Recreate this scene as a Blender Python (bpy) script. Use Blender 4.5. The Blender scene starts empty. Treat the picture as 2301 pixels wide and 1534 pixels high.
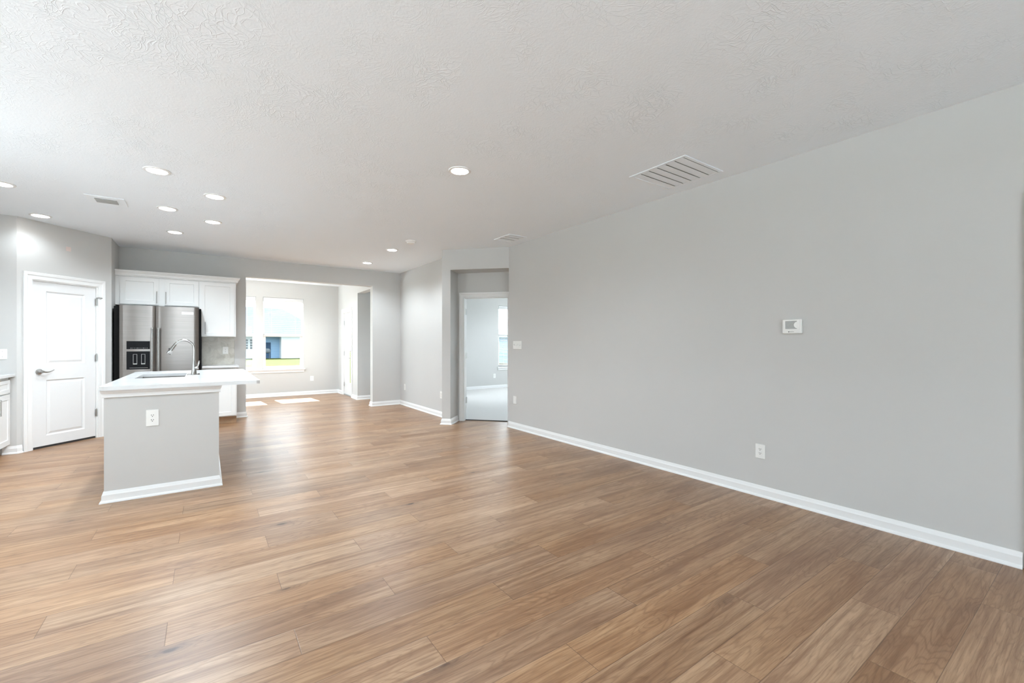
import bpy, bmesh, math, random
from mathutils import Vector, Matrix
random.seed(7)
S = bpy.context.scene
COL = S.collection
PI = math.pi

# ------------------------------------------------------------------ camera
H = 2.743                      # ceiling height
EYE = 1.2714
F = 975.0                      # focal length in pixels of the 2301 px wide frame
YAW = math.atan((1150.5 - 463.0) / F)
cam = bpy.data.cameras.new('camera')
cam.sensor_width = 36.0
cam.lens = F / 2301.0 * 36.0
cam.shift_y = (771.5 - 767.0) / 2301.0
cam.clip_start = 0.05
cam.clip_end = 300
co = bpy.data.objects.new('camera', cam)
COL.objects.link(co)
co.location = (0, 0, EYE)
co.rotation_euler = (PI / 2, 0, -YAW)
S.camera = co

# ------------------------------------------------------------------ sky, sun, exposure
world = bpy.data.worlds.new('sky')
S.world = world
world.use_nodes = True
wn = world.node_tree
wn.nodes.clear()
wo = wn.nodes.new('ShaderNodeOutputWorld')
wb = wn.nodes.new('ShaderNodeBackground')
wb.inputs['Color'].default_value = (0.78, 0.90, 1.0, 1)
wb.inputs['Strength'].default_value = 3.5
wn.links.new(wb.outputs[0], wo.inputs[0])

sun = bpy.data.lights.new('sun', 'SUN')
sun.energy = 18.0
sun.angle = math.radians(0.6)
sun.color = (1.0, 0.97, 0.92)
so = bpy.data.objects.new('sun', sun)
COL.objects.link(so)
so.location = (0, 30, 30)
so.rotation_euler = Vector((0.10, -1.0, -0.92)).to_track_quat('-Z', 'Y').to_euler()

S.view_settings.view_transform = 'Standard'
S.view_settings.look = 'None'
S.view_settings.gamma = 1.0
S.view_settings.use_curve_mapping = False
S.view_settings.exposure = 0.95
S.cycles.use_denoising = True
S.cycles.use_adaptive_sampling = True
S.cycles.adaptive_threshold = 0.05
S.cycles.max_bounces = 6
S.cycles.diffuse_bounces = 5
S.cycles.glossy_bounces = 3
S.cycles.transparent_max_bounces = 12
S.cycles.sample_clamp_indirect = 6.0
S.cycles.caustics_reflective = False
S.cycles.caustics_refractive = False
CAN_POWER = 61.0

# ------------------------------------------------------------------ materials
def srgb(r, g, b):
    f = lambda c: (c / 255 / 12.92) if c / 255 <= 0.04045 else ((c / 255 + 0.055) / 1.055) ** 2.4
    return (f(r), f(g), f(b), 1)

class NT:
    def __init__(self, name):
        self.m = bpy.data.materials.new(name)
        self.m.use_nodes = True
        self.t = self.m.node_tree
        self.p = self.t.nodes['Principled BSDF']
        self.out = self.t.nodes['Material Output']
    def n(self, typ, **kw):
        x = self.t.nodes.new(typ)
        for k, v in kw.items():
            setattr(x, k, v)
        return x
    def set(self, sock, v):
        if hasattr(v, 'is_linked') or hasattr(v, 'links'):
            self.t.links.new(v, sock)
        else:
            sock.default_value = v
    def math(self, op, a, b=0.0, c=0.0, clamp=False):
        x = self.n('ShaderNodeMath', operation=op, use_clamp=clamp)
        self.set(x.inputs[0], a); self.set(x.inputs[1], b); self.set(x.inputs[2], c)
        return x.outputs[0]
    def mix(self, f, a, b, bt='MIX'):
        x = self.n('ShaderNodeMix', data_type='RGBA', blend_type=bt)
        self.set(x.inputs['Factor'], f); self.set(x.inputs[6], a); self.set(x.inputs[7], b)
        return x.outputs[2]
    def noise(self, vec, scale, detail=3, rough=0.5, dist=0.0):
        x = self.n('ShaderNodeTexNoise')
        if vec is not None: self.set(x.inputs['Vector'], vec)
        x.inputs['Scale'].default_value = scale
        x.inputs['Detail'].default_value = detail
        x.inputs['Roughness'].default_value = rough
        x.inputs['Distortion'].default_value = dist
        return x.outputs['Fac']
    def mapping(self, vec, scale=(1, 1, 1), loc=(0, 0, 0), rot=(0, 0, 0)):
        x = self.n('ShaderNodeMapping')
        self.set(x.inputs['Vector'], vec)
        x.inputs['Scale'].default_value = scale
        x.inputs['Location'].default_value = loc
        x.inputs['Rotation'].default_value = rot
        return x.outputs[0]
    def ramp(self, f, stops):
        x = self.n('ShaderNodeValToRGB')
        e = x.color_ramp.elements
        while len(e) < len(stops): e.new(0.5)
        for i, (p, c) in enumerate(stops):
            e[i].position = p; e[i].color = c
        self.set(x.inputs[0], f)
        return x.outputs[0]
    def bump(self, h, strength, dist):
        x = self.n('ShaderNodeBump')
        x.inputs['Strength'].default_value = strength
        x.inputs['Distance'].default_value = dist
        self.set(x.inputs['Height'], h)
        self.t.links.new(x.outputs[0], self.p.inputs['Normal'])
    def obj(self):
        return self.n('ShaderNodeTexCoord').outputs['Object']

def plain(name, col, rough=0.5, metal=0.0, var=0.03, scale=8.0, bump=0.0, bscale=60.0, spec=0.5):
    k = NT(name)
    o = k.obj()
    f = k.noise(o, scale, 3)
    c = col if len(col) == 4 else (*col, 1)
    lo = tuple(x * (1 - var) for x in c[:3]) + (1,)
    hi = tuple(min(1, x * (1 + var)) for x in c[:3]) + (1,)
    k.set(k.p.inputs['Base Color'], k.mix(f, lo, hi))
    k.p.inputs['Roughness'].default_value = rough
    k.p.inputs['Metallic'].default_value = metal
    k.p.inputs['Specular IOR Level'].default_value = spec
    if bump: k.bump(k.noise(o, bscale, 4), bump, 0.002)
    return k.m

M = {}
M['wall'] = plain('wall_paint_greige', (0.575, 0.570, 0.556), 0.62, var=0.015, scale=2.0, bump=0.06, bscale=220, spec=0.3)
M['white'] = plain('white_trim_paint', (0.80, 0.80, 0.795), 0.33, var=0.01)
M['door'] = plain('white_door_paint', (0.75, 0.75, 0.75), 0.38, var=0.01, bump=0.04, bscale=90)
M['cab'] = plain('white_cabinet_lacquer', (0.82, 0.82, 0.81), 0.32, var=0.01)
M['plate'] = plain('white_plastic', (0.82, 0.815, 0.79), 0.3, var=0.01)
M['vinyl'] = plain('white_vinyl', (0.88, 0.88, 0.88), 0.35, var=0.01)
M['slat'] = plain('white_blind_slat', (0.72, 0.72, 0.72), 0.4, var=0.01)
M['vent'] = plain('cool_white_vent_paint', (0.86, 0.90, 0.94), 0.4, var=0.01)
M['dark'] = plain('dark_slot', (0.03, 0.03, 0.03), 0.6)
M['black'] = plain('black_gloss_plastic', (0.006, 0.006, 0.007), 0.35, spec=0.12)
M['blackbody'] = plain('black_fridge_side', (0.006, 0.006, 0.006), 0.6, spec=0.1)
M['nickel'] = plain('brushed_nickel', (0.50, 0.49, 0.475), 0.28, metal=1.0, var=0.05, scale=40)
M['chrome'] = plain('satin_faucet_steel', (0.40, 0.385, 0.37), 0.18, metal=1.0, var=0.03, scale=40)
M['greyplate'] = plain('grey_metal_plate', (0.38, 0.38, 0.37), 0.5, metal=0.3)
M['lcd'] = plain('thermostat_screen', (0.36, 0.36, 0.34), 0.25, var=0.12, scale=120)
M['ink'] = plain('dark_lettering', (0.04, 0.04, 0.04), 0.5)
M['greyink'] = plain('grey_lettering', (0.25, 0.25, 0.25), 0.5)
M['pink'] = plain('pale_pink', (0.70, 0.585, 0.55), 0.6, var=0.06, scale=60)
M['kick'] = plain('tan_toe_kick', (0.42, 0.27, 0.16), 0.5, var=0.12, scale=20)
M['roof'] = plain('grey_blue_shingles', (0.022, 0.055, 0.105), 0.9, var=0.2, scale=3)
M['patio'] = plain('bounce_concrete', (0.78, 0.82, 0.85), 0.9, var=0.08)  # pale paving colour chosen to bounce daylight onto the ceiling
M['bin'] = plain('dark_bin_plastic', (0.05, 0.06, 0.07), 0.5)

def quartz():
    k = NT('white_quartz')
    o = k.obj()
    f = k.noise(o, 3.0, 6, 0.6, 1.2)
    k.set(k.p.inputs['Base Color'], k.ramp(f, [(0.35, (0.58, 0.58, 0.58, 1)), (0.6, (0.63, 0.63, 0.63, 1))]))
    k.p.inputs['Roughness'].default_value = 0.16
    return k.m
M['quartz'] = quartz()

def splash():
    k = NT('beige_marble_tile')
    o = k.obj()
    f = k.noise(o, 7.0, 8, 0.62, 1.5)
    b = k.n('ShaderNodeTexBrick')
    k.set(b.inputs['Vector'], k.mapping(o, rot=(PI / 2, 0, 0)))
    b.inputs['Color1'].default_value = (1, 1, 1, 1); b.inputs['Color2'].default_value = (0.93, 0.93, 0.93, 1)
    b.inputs['Mortar'].default_value = (0.84, 0.84, 0.84, 1)
    b.inputs['Scale'].default_value = 1.0
    b.inputs['Mortar Size'].default_value = 0.0015
    b.inputs['Brick Width'].default_value = 0.30
    b.inputs['Row Height'].default_value = 0.10
    base = k.ramp(f, [(0.3, (0.40, 0.36, 0.30, 1)), (0.5, (0.55, 0.52, 0.45, 1)), (0.72, (0.64, 0.62, 0.56, 1))])
    k.set(k.p.inputs['Base Color'], k.mix(1.0, base, b.outputs['Color'], 'MULTIPLY'))
    k.p.inputs['Roughness'].default_value = 0.25
    return k.m
M['splash'] = splash()

def steel():
    k = NT('brushed_stainless')
    o = k.obj()
    f = k.noise(k.mapping(o, scale=(2, 2, 260)), 1.0, 4)
    k.set(k.p.inputs['Base Color'], k.ramp(f, [(0.3, (0.23, 0.21, 0.198, 1)), (0.7, (0.29, 0.267, 0.252, 1))]))
    k.p.inputs['Metallic'].default_value = 1.0
    k.p.inputs['Roughness'].default_value = 0.3
    k.p.inputs['Anisotropic'].default_value = 0.75
    k.p.inputs['Anisotropic Rotation'].default_value = 0.25
    k.bump(f, 0.015, 0.001)
    return k.m
M['steel'] = steel()

def ceilmat():
    k = NT('stomp_textured_ceiling')
    o = k.obj()
    warp = k.n('ShaderNodeTexNoise'); k.set(warp.inputs['Vector'], o)
    warp.inputs['Scale'].default_value = 3.5; warp.inputs['Detail'].default_value = 2
    va = k.n('ShaderNodeVectorMath', operation='MULTIPLY_ADD')
    k.set(va.inputs[0], warp.outputs['Color']); va.inputs[1].default_value = (0.5, 0.5, 0.5); k.set(va.inputs[2], o)
    v = k.n('ShaderNodeTexVoronoi', feature='DISTANCE_TO_EDGE'); k.set(v.inputs['Vector'], k.mapping(va.outputs[0], scale=(1, 2.4, 1), rot=(0, 0, 0.5)))
    v.inputs['Scale'].default_value = 9.0
    l1 = k.math('SUBTRACT', 1.0, k.math('MULTIPLY', v.outputs['Distance'], 16.0, clamp=True))
    v2 = k.n('ShaderNodeTexVoronoi', feature='DISTANCE_TO_EDGE'); k.set(v2.inputs['Vector'], k.mapping(va.outputs[0], scale=(2.6, 1, 1), rot=(0, 0, -0.4)))
    v2.inputs['Scale'].default_value = 11.0
    l2 = k.math('SUBTRACT', 1.0, k.math('MULTIPLY', v2.outputs['Distance'], 16.0, clamp=True))
    mask = k.math('GREATER_THAN', k.noise(o, 2.8, 3), 0.5)
    soft = k.ramp(k.noise(o, 2.8, 4), [(0.40, (0, 0, 0, 1)), (0.7, (1, 1, 1, 1))])
    st = k.math('MULTIPLY', k.math('MAXIMUM', l1, l2), soft)
    h = k.math('MULTIPLY_ADD', k.noise(o, 70, 5, 0.6, 0.6), 0.45, k.math('MULTIPLY', st, 0.5))
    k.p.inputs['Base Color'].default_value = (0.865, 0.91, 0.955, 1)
    k.p.inputs['Roughness'].default_value = 0.85
    k.bump(h, 0.7, 0.0045)
    return k.m
M['ceil'] = ceilmat()

def floormat():
    k = NT('oak_plank_floor')
    o = k.obj()
    sep = k.n('ShaderNodeSeparateXYZ'); k.set(sep.inputs[0], o)
    X, Y = sep.outputs[0], sep.outputs[1]
    W, L = 0.1918, 1.39
    yy = k.math('DIVIDE', k.math('SUBTRACT', Y, 4.44 - W * 40), W)       # row 39 spans 4.25-4.44
    row = k.math('FLOOR', yy); fy = k.math('FRACT', yy)
    jx = k.math('MULTIPLY_ADD', k.math('SUBTRACT', row, 39.0), L / 3.0, 0.32)
    xx = k.math('DIVIDE', k.math('SUBTRACT', X, jx), L)
    col = k.math('FLOOR', xx); fx = k.math('FRACT', xx)
    cmb = k.n('ShaderNodeCombineXYZ'); k.set(cmb.inputs[0], col); k.set(cmb.inputs[1], row)
    wn_ = k.n('ShaderNodeTexWhiteNoise', noise_dimensions='2D'); k.set(wn_.inputs['Vector'], cmb.outputs[0])
    seed = wn_.outputs['Color']; sv = wn_.outputs['Value']
    off = k.n('ShaderNodeVectorMath', operation='MULTIPLY_ADD')
    k.set(off.inputs[0], seed); off.inputs[1].default_value = (37, 23, 11); k.set(off.inputs[2], o)
    P = off.outputs[0]
    # knots
    vk = k.n('ShaderNodeTexVoronoi', feature='F1'); k.set(vk.inputs['Vector'], k.mapping(P, scale=(1.9, 4.6, 1)))
    vk.inputs['Scale'].default_value = 1.0; vk.inputs['Randomness'].default_value = 1.0
    kd = vk.outputs['Distance']
    near = k.math('POWER', k.math('SUBTRACT', 1.0, k.math('MULTIPLY', kd, 2.4, clamp=True)), 2.0)
    # cathedral figure: contour lines of a stretched noise, pulled round the knots
    n1 = k.noise(k.mapping(P, scale=(0.85, 7.5, 1)), 1.0, 3.0, 0.45, 0.25)
    fld = k.math('MULTIPLY_ADD', near, 0.22, n1)
    rings = k.math('SINE', k.math('MULTIPLY', fld, 120.0))
    rline = k.math('POWER', k.math('MULTIPLY_ADD', rings, 0.5, 0.5), 4.0)
    fib = k.noise(k.mapping(P, scale=(9, 210, 1)), 1.0, 5, 0.7, 0.2)
    streak = k.noise(k.mapping(P, scale=(0.8, 30, 1)), 1.0, 5, 0.6, 0.6)
    big = k.noise(k.mapping(P, scale=(0.9, 3.2, 1)), 1.0, 3, 0.5, 0.8)
    base = k.ramp(big, [(0.30, srgb(152, 117, 90)), (0.50, srgb(178, 143, 113)), (0.72, srgb(194, 161, 130))])
    base = k.mix(k.math('MULTIPLY', rline, k.math('MULTIPLY_ADD', big, -0.6, 0.66)), base, srgb(118, 85, 62))
    base = k.mix(k.ramp(streak, [(0.45, (0, 0, 0, 1)), (0.70, (0.85, 0.85, 0.85, 1))]), base, srgb(128, 93, 67))
    base = k.mix(k.ramp(fib, [(0.48, (0, 0, 0, 1)), (0.75, (0.65, 0.65, 0.65, 1))]), base, srgb(112, 80, 58))
    kr = k.ramp(k.math('MULTIPLY_ADD', k.noise(P, 40, 3), 0.05, kd), [(0.060, (1, 1, 1, 1)), (0.10, (0.35, 0.35, 0.35, 1)), (0.24, (0, 0, 0, 1))])
    wk = k.n('ShaderNodeTexWhiteNoise', noise_dimensions='3D'); k.set(wk.inputs['Vector'], vk.outputs['Position'])
    keep = k.math('GREATER_THAN', wk.outputs['Value'], 0.45)
    base = k.mix(k.math('MULTIPLY', kr, keep), base, srgb(70, 46, 32))
    hsv = k.n('ShaderNodeHueSaturation')
    k.set(hsv.inputs['Color'], base)
    k.set(hsv.inputs['Value'], k.math('MULTIPLY_ADD', sv, 0.13, 0.76))
    k.set(hsv.inputs['Saturation'], k.math('MULTIPLY_ADD', k.math('FRACT', k.math('MULTIPLY', sv, 7.3)), 0.12, 0.99))
    # seams
    ey = k.math('MULTIPLY', k.math('MINIMUM', fy, k.math('SUBTRACT', 1.0, fy)), W)
    ex = k.math('MULTIPLY', k.math('MINIMUM', fx, k.math('SUBTRACT', 1.0, fx)), L)
    e = k.math('MINIMUM', ey, ex)
    seam = k.math('SUBTRACT', 1.0, k.math('DIVIDE', e, 0.0022, clamp=True))
    c = k.mix(k.math('MULTIPLY', seam, 0.8), hsv.outputs[0], srgb(84, 60, 44))
    k.set(k.p.inputs['Base Color'], c)
    k.set(k.p.inputs['Roughness'], k.math('MULTIPLY_ADD', fib, 0.10, 0.29))
    k.p.inputs['Specular IOR Level'].default_value = 0.38
    hh = k.math('ADD', k.math('MULTIPLY', k.math('DIVIDE', e, 0.003, clamp=True), 1.0), k.math('MULTIPLY', fib, -0.12))
    hh = k.math('ADD', hh, k.math('MULTIPLY', rline, -0.08))
    k.bump(hh, 0.28, 0.0012)
    return k.m
M['floor'] = floormat()

def carpet():
    k = NT('light_grey_carpet')
    o = k.obj()
    f = k.noise(o, 260, 4, 0.7); g = k.noise(o, 4, 4, 0.6)
    c = k.mix(f, (0.54, 0.525, 0.51, 1), (0.78, 0.76, 0.74, 1))
    k.set(k.p.inputs['Base Color'], k.mix(k.math('MULTIPLY', g, 0.3), c, (0.62, 0.605, 0.59, 1)))
    k.p.inputs['Roughness'].default_value = 0.95
    k.bump(f, 0.6, 0.01)
    return k.m
M['carpet'] = carpet()

def grass():
    k = NT('mown_lawn')
    o = k.obj()
    f = k.noise(o, 1.2, 8, 0.7); g = k.noise(o, 0.25, 3)
    k.set(k.p.inputs['Base Color'], k.ramp(k.math('MULTIPLY_ADD', g, 0.4, k.math('MULTIPLY', f, 0.6)),
          [(0.35, (0.027, 0.035, 0.003, 1)), (0.65, (0.052, 0.058, 0.007, 1))]))
    k.p.inputs['Roughness'].default_value = 0.95
    k.p.inputs['Specular IOR Level'].default_value = 0.1
    return k.m
M['grass'] = grass()

def siding(name, a, b):
    k = NT(name)
    o = k.obj()
    sep = k.n('ShaderNodeSeparateXYZ'); k.set(sep.inputs[0], o)
    f = k.math('FRACT', k.math('MULTIPLY', sep.outputs[2], 6.0))
    k.set(k.p.inputs['Base Color'], k.ramp(f, [(0.0, b), (0.18, a)]))
    k.p.inputs['Roughness'].default_value = 0.7
    return k.m
M['bluesiding'] = siding('blue_grey_lap_siding', (0.22, 0.34, 0.48, 1), (0.13, 0.22, 0.34, 1))
M['whitesiding'] = siding('white_lap_siding', (0.55, 0.57, 0.58, 1), (0.4, 0.42, 0.44, 1))

def glass():
    k = NT('window_glass')
    t = k.t; t.nodes.remove(k.p)
    tr = k.n('ShaderNodeBsdfTransparent'); tr.inputs[0].default_value = (0.97, 0.985, 0.98, 1)
    gl = k.n('ShaderNodeBsdfGlossy'); gl.inputs['Roughness'].default_value = 0.02
    lw = k.n('ShaderNodeLayerWeight'); lw.inputs['Blend'].default_value = 0.5
    mx = k.n('ShaderNodeMixShader')
    t.links.new(k.math('MULTIPLY_ADD', k.math('POWER', lw.outputs['Facing'], 5.0), 0.5, 0.03), mx.inputs[0]); t.links.new(tr.outputs[0], mx.inputs[1]); t.links.new(gl.outputs[0], mx.inputs[2])
    t.links.new(mx.outputs[0], k.out.inputs[0])
    return k.m
M['glass'] = glass()

def lamp(name, col, s):
    k = NT(name)
    k.p.inputs['Base Color'].default_value = (0.9, 0.9, 0.9, 1)
    k.p.inputs['Emission Color'].default_value = (*col, 1)
    k.p.inputs['Emission Strength'].default_value = s
    return k.m
M['lens'] = lamp('led_lens', (1.0, 0.97, 0.92), 14.0)

# ------------------------------------------------------------------ mesh helpers
def box(bm, x0, x1, y0, y1, z0, z1):
    vs = [bm.verts.new((x, y, z)) for z in (z0, z1) for x, y in ((x0, y0), (x1, y0), (x1, y1), (x0, y1))]
    for f in ((3, 2, 1, 0), (4, 5, 6, 7), (0, 1, 5, 4), (1, 2, 6, 5), (2, 3, 7, 6), (3, 0, 4, 7)):
        bm.faces.new([vs[i] for i in f])
    return vs

def prism(bm, poly, z0, z1):
    n = len(poly)
    a = [bm.verts.new((p[0], p[1], z0)) for p in poly]
    b = [bm.verts.new((p[0], p[1], z1)) for p in poly]
    bm.faces.new(list(reversed(a))); bm.faces.new(b)
    for i in range(n):
        bm.faces.new((a[i], a[(i + 1) % n], b[(i + 1) % n], b[i]))

def rrect(x0, x1, z0, z1, r, seg=5, corners=(1, 1, 1, 1)):
    pts = []
    for i, (cx, cz, a0) in enumerate(((x1 - r, z1 - r, 0), (x0 + r, z1 - r, 90), (x0 + r, z0 + r, 180), (x1 - r, z0 + r, 270))):
        if not corners[i]:
            pts.append((x1 if i in (0, 3) else x0, z1 if i < 2 else z0)); continue
        for k in range(seg + 1):
            a = math.radians(a0 + 90 * k / seg)
            pts.append((cx + r * math.cos(a), cz + r * math.sin(a)))
    return pts

def slab_xz(bm, poly, y0, y1):
    """poly in x,z; extruded from y0 (front) to y1"""
    n = len(poly)
    a = [bm.verts.new((p[0], y0, p[1])) for p in poly]
    b = [bm.verts.new((p[0], y1, p[1])) for p in poly]
    bm.faces.new(a); bm.faces.new(list(reversed(b)))
    for i in range(n):
        bm.faces.new((a[i], b[i], b[(i + 1) % n], a[(i + 1) % n]))

def lathe(bm, prof, seg=24, axis='z', c=(0, 0, 0), cap=True):
    rings = []
    for r, h in prof:
        ring = []
        for i in range(seg):
            a = 2 * PI * i / seg
            p = (r * math.cos(a), r * math.sin(a), h)
            if axis == 'y': p = (p[0], p[2], p[1])
            if axis == 'x': p = (p[2], p[0], p[1])
            ring.append(bm.verts.new((p[0] + c[0], p[1] + c[1], p[2] + c[2])))
        rings.append(ring)
    for a, b in zip(rings, rings[1:]):
        for i in range(seg):
            bm.faces.new((a[i], a[(i + 1) % seg], b[(i + 1) % seg], b[i]))
    if cap:
        bm.faces.new(rings[0]); bm.faces.new(rings[-1])

def tube(bm, pts, radii, seg=12, cap=True):
    pts = [Vector(p) for p in pts]
    if not hasattr(radii, '__len__'): radii = [radii] * len(pts)
    rings = []; prev = None
    for i, p in enumerate(pts):
        d = (pts[min(i + 1, len(pts) - 1)] - pts[max(i - 1, 0)]).normalized()
        if prev is None:
            prev = d.orthogonal().normalized()
        u = (prev - d * prev.dot(d)).normalized(); prev = u
        v = d.cross(u)
        rings.append([bm.verts.new(p + (u * math.cos(2 * PI * k / seg) + v * math.sin(2 * PI * k / seg)) * radii[i]) for k in range(seg)])
    for a, b in zip(rings, rings[1:]):
        for k in range(seg):
            bm.faces.new((a[k], a[(k + 1) % seg], b[(k + 1) % seg], b[k]))
    if cap:
        bm.faces.new(rings[0]); bm.faces.new(rings[-1])

def sweep(bm, path, prof, z=0.0):
    """profile [(offset to the left of the path, height)] swept with mitres along an open XY path"""
    P = [Vector(p) for p in path]
    nrm = []
    for a, b in zip(P, P[1:]):
        d = (b - a).normalized(); nrm.append(Vector((-d.y, d.x)))
    rings = []
    for i, p in enumerate(P):
        if i == 0: m = nrm[0]
        elif i == len(P) - 1: m = nrm[-1]
        else:
            m = nrm[i - 1] + nrm[i]; m = m / m.dot(nrm[i])
        rings.append([bm.verts.new((p.x + m.x * o, p.y + m.y * o, z + h)) for o, h in prof])
    n = len(prof)
    for a, b in zip(rings, rings[1:]):
        for k in range(n):
            bm.faces.new((a[k], a[(k + 1) % n], b[(k + 1) % n], b[k]))
    bm.faces.new(rings[0]); bm.faces.new(rings[-1])

def casing_mesh(bm, x0, x1, zt, prof, z0=0.0):
    """door casing: profile [(outward offset, depth towards room)] up, over and down"""
    rings = []
    for cx, cz, sx, sz in ((x0, z0, -1, 0), (x0, zt, -1, 1), (x1, zt, 1, 1), (x1, z0, 1, 0)):
        rings.append([bm.verts.new((cx + sx * o, -d, cz + sz * o)) for o, d in prof])
    n = len(prof)
    for a, b in zip(rings, rings[1:]):
        for k in range(n):
            bm.faces.new((a[k], a[(k + 1) % n], b[(k + 1) % n], b[k]))
    bm.faces.new(rings[0]); bm.faces.new(rings[-1])

def panel_slab(bm, w, h, t, panels, rings, x=0.0, z=0.0, y=0.0):
    """slab w x h, front at y, thickness t; each panel (x0,x1,z0,z1) sunk by rings [(inset, depth)]"""
    xs = sorted({0.0, w} | {p[0] for p in panels} | {p[1] for p in panels})
    zs = sorted({0.0, h} | {p[2] for p in panels} | {p[3] for p in panels})
    V = {}
    def v(a, b, d=0.0):
        key = (round(a, 5), round(b, 5), round(d, 5))
        if key not in V: V[key] = bm.verts.new((x + a, y + d, z + b))
        return V[key]
    for i in range(len(xs) - 1):
        for j in range(len(zs) - 1):
            cx, cz = (xs[i] + xs[i + 1]) / 2, (zs[j] + zs[j + 1]) / 2
            if any(p[0] < cx < p[1] and p[2] < cz < p[3] for p in panels): continue
            bm.faces.new((v(xs[i], zs[j]), v(xs[i + 1], zs[j]), v(xs[i + 1], zs[j + 1]), v(xs[i], zs[j + 1])))
    for p in panels:
        prev = None
        gx = [q for q in xs if p[0] <= q <= p[1]]; gz = [q for q in zs if p[2] <= q <= p[3]]
        loop = [(q, p[2]) for q in gx] + [(p[1], q) for q in gz[1:]] + [(q, p[3]) for q in reversed(gx[:-1])] + [(p[0], q) for q in reversed(gz[1:-1])]
        cur = [v(a, b) for a, b in loop]
        for ins, dep in rings:
            nl = []
            for a, b in loop:
                aa = min(max(a, p[0] + ins), p[1] - ins); bb = min(max(b, p[2] + ins), p[3] - ins)
                nl.append(v(aa, bb, dep + 1e-5))
            for k in range(len(loop)):
                k2 = (k + 1) % len(loop)
                q = [cur[k], cur[k2], nl[k2], nl[k]]
                q = [a for i_, a in enumerate(q) if a not in q[:i_]]
                if len(q) > 2:
                    try: bm.faces.new(q)
                    except ValueError: pass
            cur = nl
        u = [a for i_, a in enumerate(cur) if a not in cur[:i_]]
        try: bm.faces.new(u)
        except ValueError: pass
    # sides and back
    b0 = [bm.verts.new((x + a, y + t, z + b)) for a, b in ((0, 0), (w, 0), (w, h), (0, h))]
    bm.faces.new(list(reversed(b0)))
    f0 = [bm.verts.new((x + a, y, z + b)) for a, b in ((0, 0), (w, 0), (w, h), (0, h))]
    for i in range(4):
        bm.faces.new((f0[i], b0[i], b0[(i + 1) % 4], f0[(i + 1) % 4]))

SHAKER = [(0.0, 0.0), (0.004, 0.007), (0.012, 0.008)]
RAISED = [(0.0, 0.0), (0.014, 0.010), (0.022, 0.010), (0.045, 0.003), (0.055, 0.003)]

def mk(name, bm, mat, parent=None, smooth=False, bevel=0.0, loc=None, label=None):
    bmesh.ops.recalc_face_normals(bm, faces=bm.faces)
    me = bpy.data.meshes.new(name)
    bm.to_mesh(me); bm.free()
    if mat: me.materials.append(M[mat])
    if smooth:
        for p in me.polygons: p.use_smooth = True
        me.set_sharp_from_angle(angle=math.radians(40))
    o = bpy.data.objects.new(name, me)
    COL.objects.link(o)
    if parent: o.parent = parent
    if loc: o.location = loc
    if label: o['label'] = label
    if bevel:
        m = o.modifiers.new('edge', 'BEVEL'); m.width = bevel; m.segments = 2; m.limit_method = 'ANGLE'; m.angle_limit = math.radians(40)
    return o

def B(fn=None):
    return bmesh.new()

def root(name, loc, rot=0.0, label=None, cat=None, group=None, kind=None):
    o = bpy.data.objects.new(name, None)
    o.empty_display_size = 0.1
    COL.objects.link(o)
    o.location = loc; o.rotation_euler = (0, 0, rot)
    tag(o, label, cat, group, kind)
    return o

def tag(o, label=None, cat=None, group=None, kind=None):
    if label: o['label'] = label
    if cat: o['category'] = cat
    if group: o['group'] = group
    if kind: o['kind'] = kind
    return o

def dup(o, parent=None):
    c = o.copy(); COL.objects.link(c)
    if parent: c.parent = parent
    for ch in list(o.children): dup(ch, c)
    return c

def boxes(name, mat, lst, parent=None, **kw):
    bm = bmesh.new()
    for b in lst: box(bm, *b)
    return mk(name, bm, mat, parent, **kw)

def struct(o, label, cat):
    return tag(o, label, cat, kind='structure')

def wall(name, p, q, label, th=0.12, z0=0.0, z1=H, holes=(), extra=()):
    """interior lies to the left of p->q; thickness goes to the right"""
    p, q = Vector(p), Vector(q)
    d = (q - p); L = d.length; d.normalize(); r = Vector((d.y, -d.x))
    bm = bmesh.new()
    def pc(s0, s1, za, zb):
        if s1 - s0 < 1e-4 or zb - za < 1e-4: return
        a, b = p + d * s0, p + d * s1
        prism(bm, [tuple(a + r * th), tuple(b + r * th), tuple(b), tuple(a)], za, zb)
    s = 0.0
    for (h0, h1, za, zb) in sorted(holes):
        pc(s, h0, z0, z1); pc(h0, h1, z0, za); pc(h0, h1, zb, z1); s = h1
    pc(s, L, z0, z1)
    for poly, za, zb in extra: prism(bm, poly, za, zb)
    return struct(mk(name, bm, 'wall'), label, 'wall')

# diagonal frame
D0 = Vector((3.037, 6.219)); D1 = Vector((3.777, 5.439))
U = (D1 - D0).normalized(); N = Vector((-U.y, U.x))
def DG(s, t): return tuple(D0 + U * s + N * t)
DROT = math.atan2(U.y, U.x)
SL = (D1 - D0).length

# ------------------------------------------------------------------ shell
XR, XL, YF, YB, XC = 3.777, -2.45, 8.805, -3.2, 3.335
fl = boxes('floor', 'floor', [(-2.7, 4.4, -3.4, 11.95, -0.06, 0.0)])
struct(fl, 'warm brown oak plank floor running through living room, kitchen and dining nook', 'floor')
bm = bmesh.new()
prism(bm, [DG(0.0, 0.44), DG(1.12, 0.44), (4.2, 5.2), (4.2, 2.0), (9.0, 2.0), (9.0, 10.37), (3.455, 10.37), (3.455, 6.6)], -0.05, 0.014)
struct(mk('floor_bedroom', bm, 'carpet'), 'pale grey carpet of the bedroom seen through the open doorway', 'carpet')
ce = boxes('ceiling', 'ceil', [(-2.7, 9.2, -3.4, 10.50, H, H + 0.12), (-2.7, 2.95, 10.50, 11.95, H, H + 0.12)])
struct(ce, 'white ceiling with a stomped plaster texture and recessed lights', 'ceiling')

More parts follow.
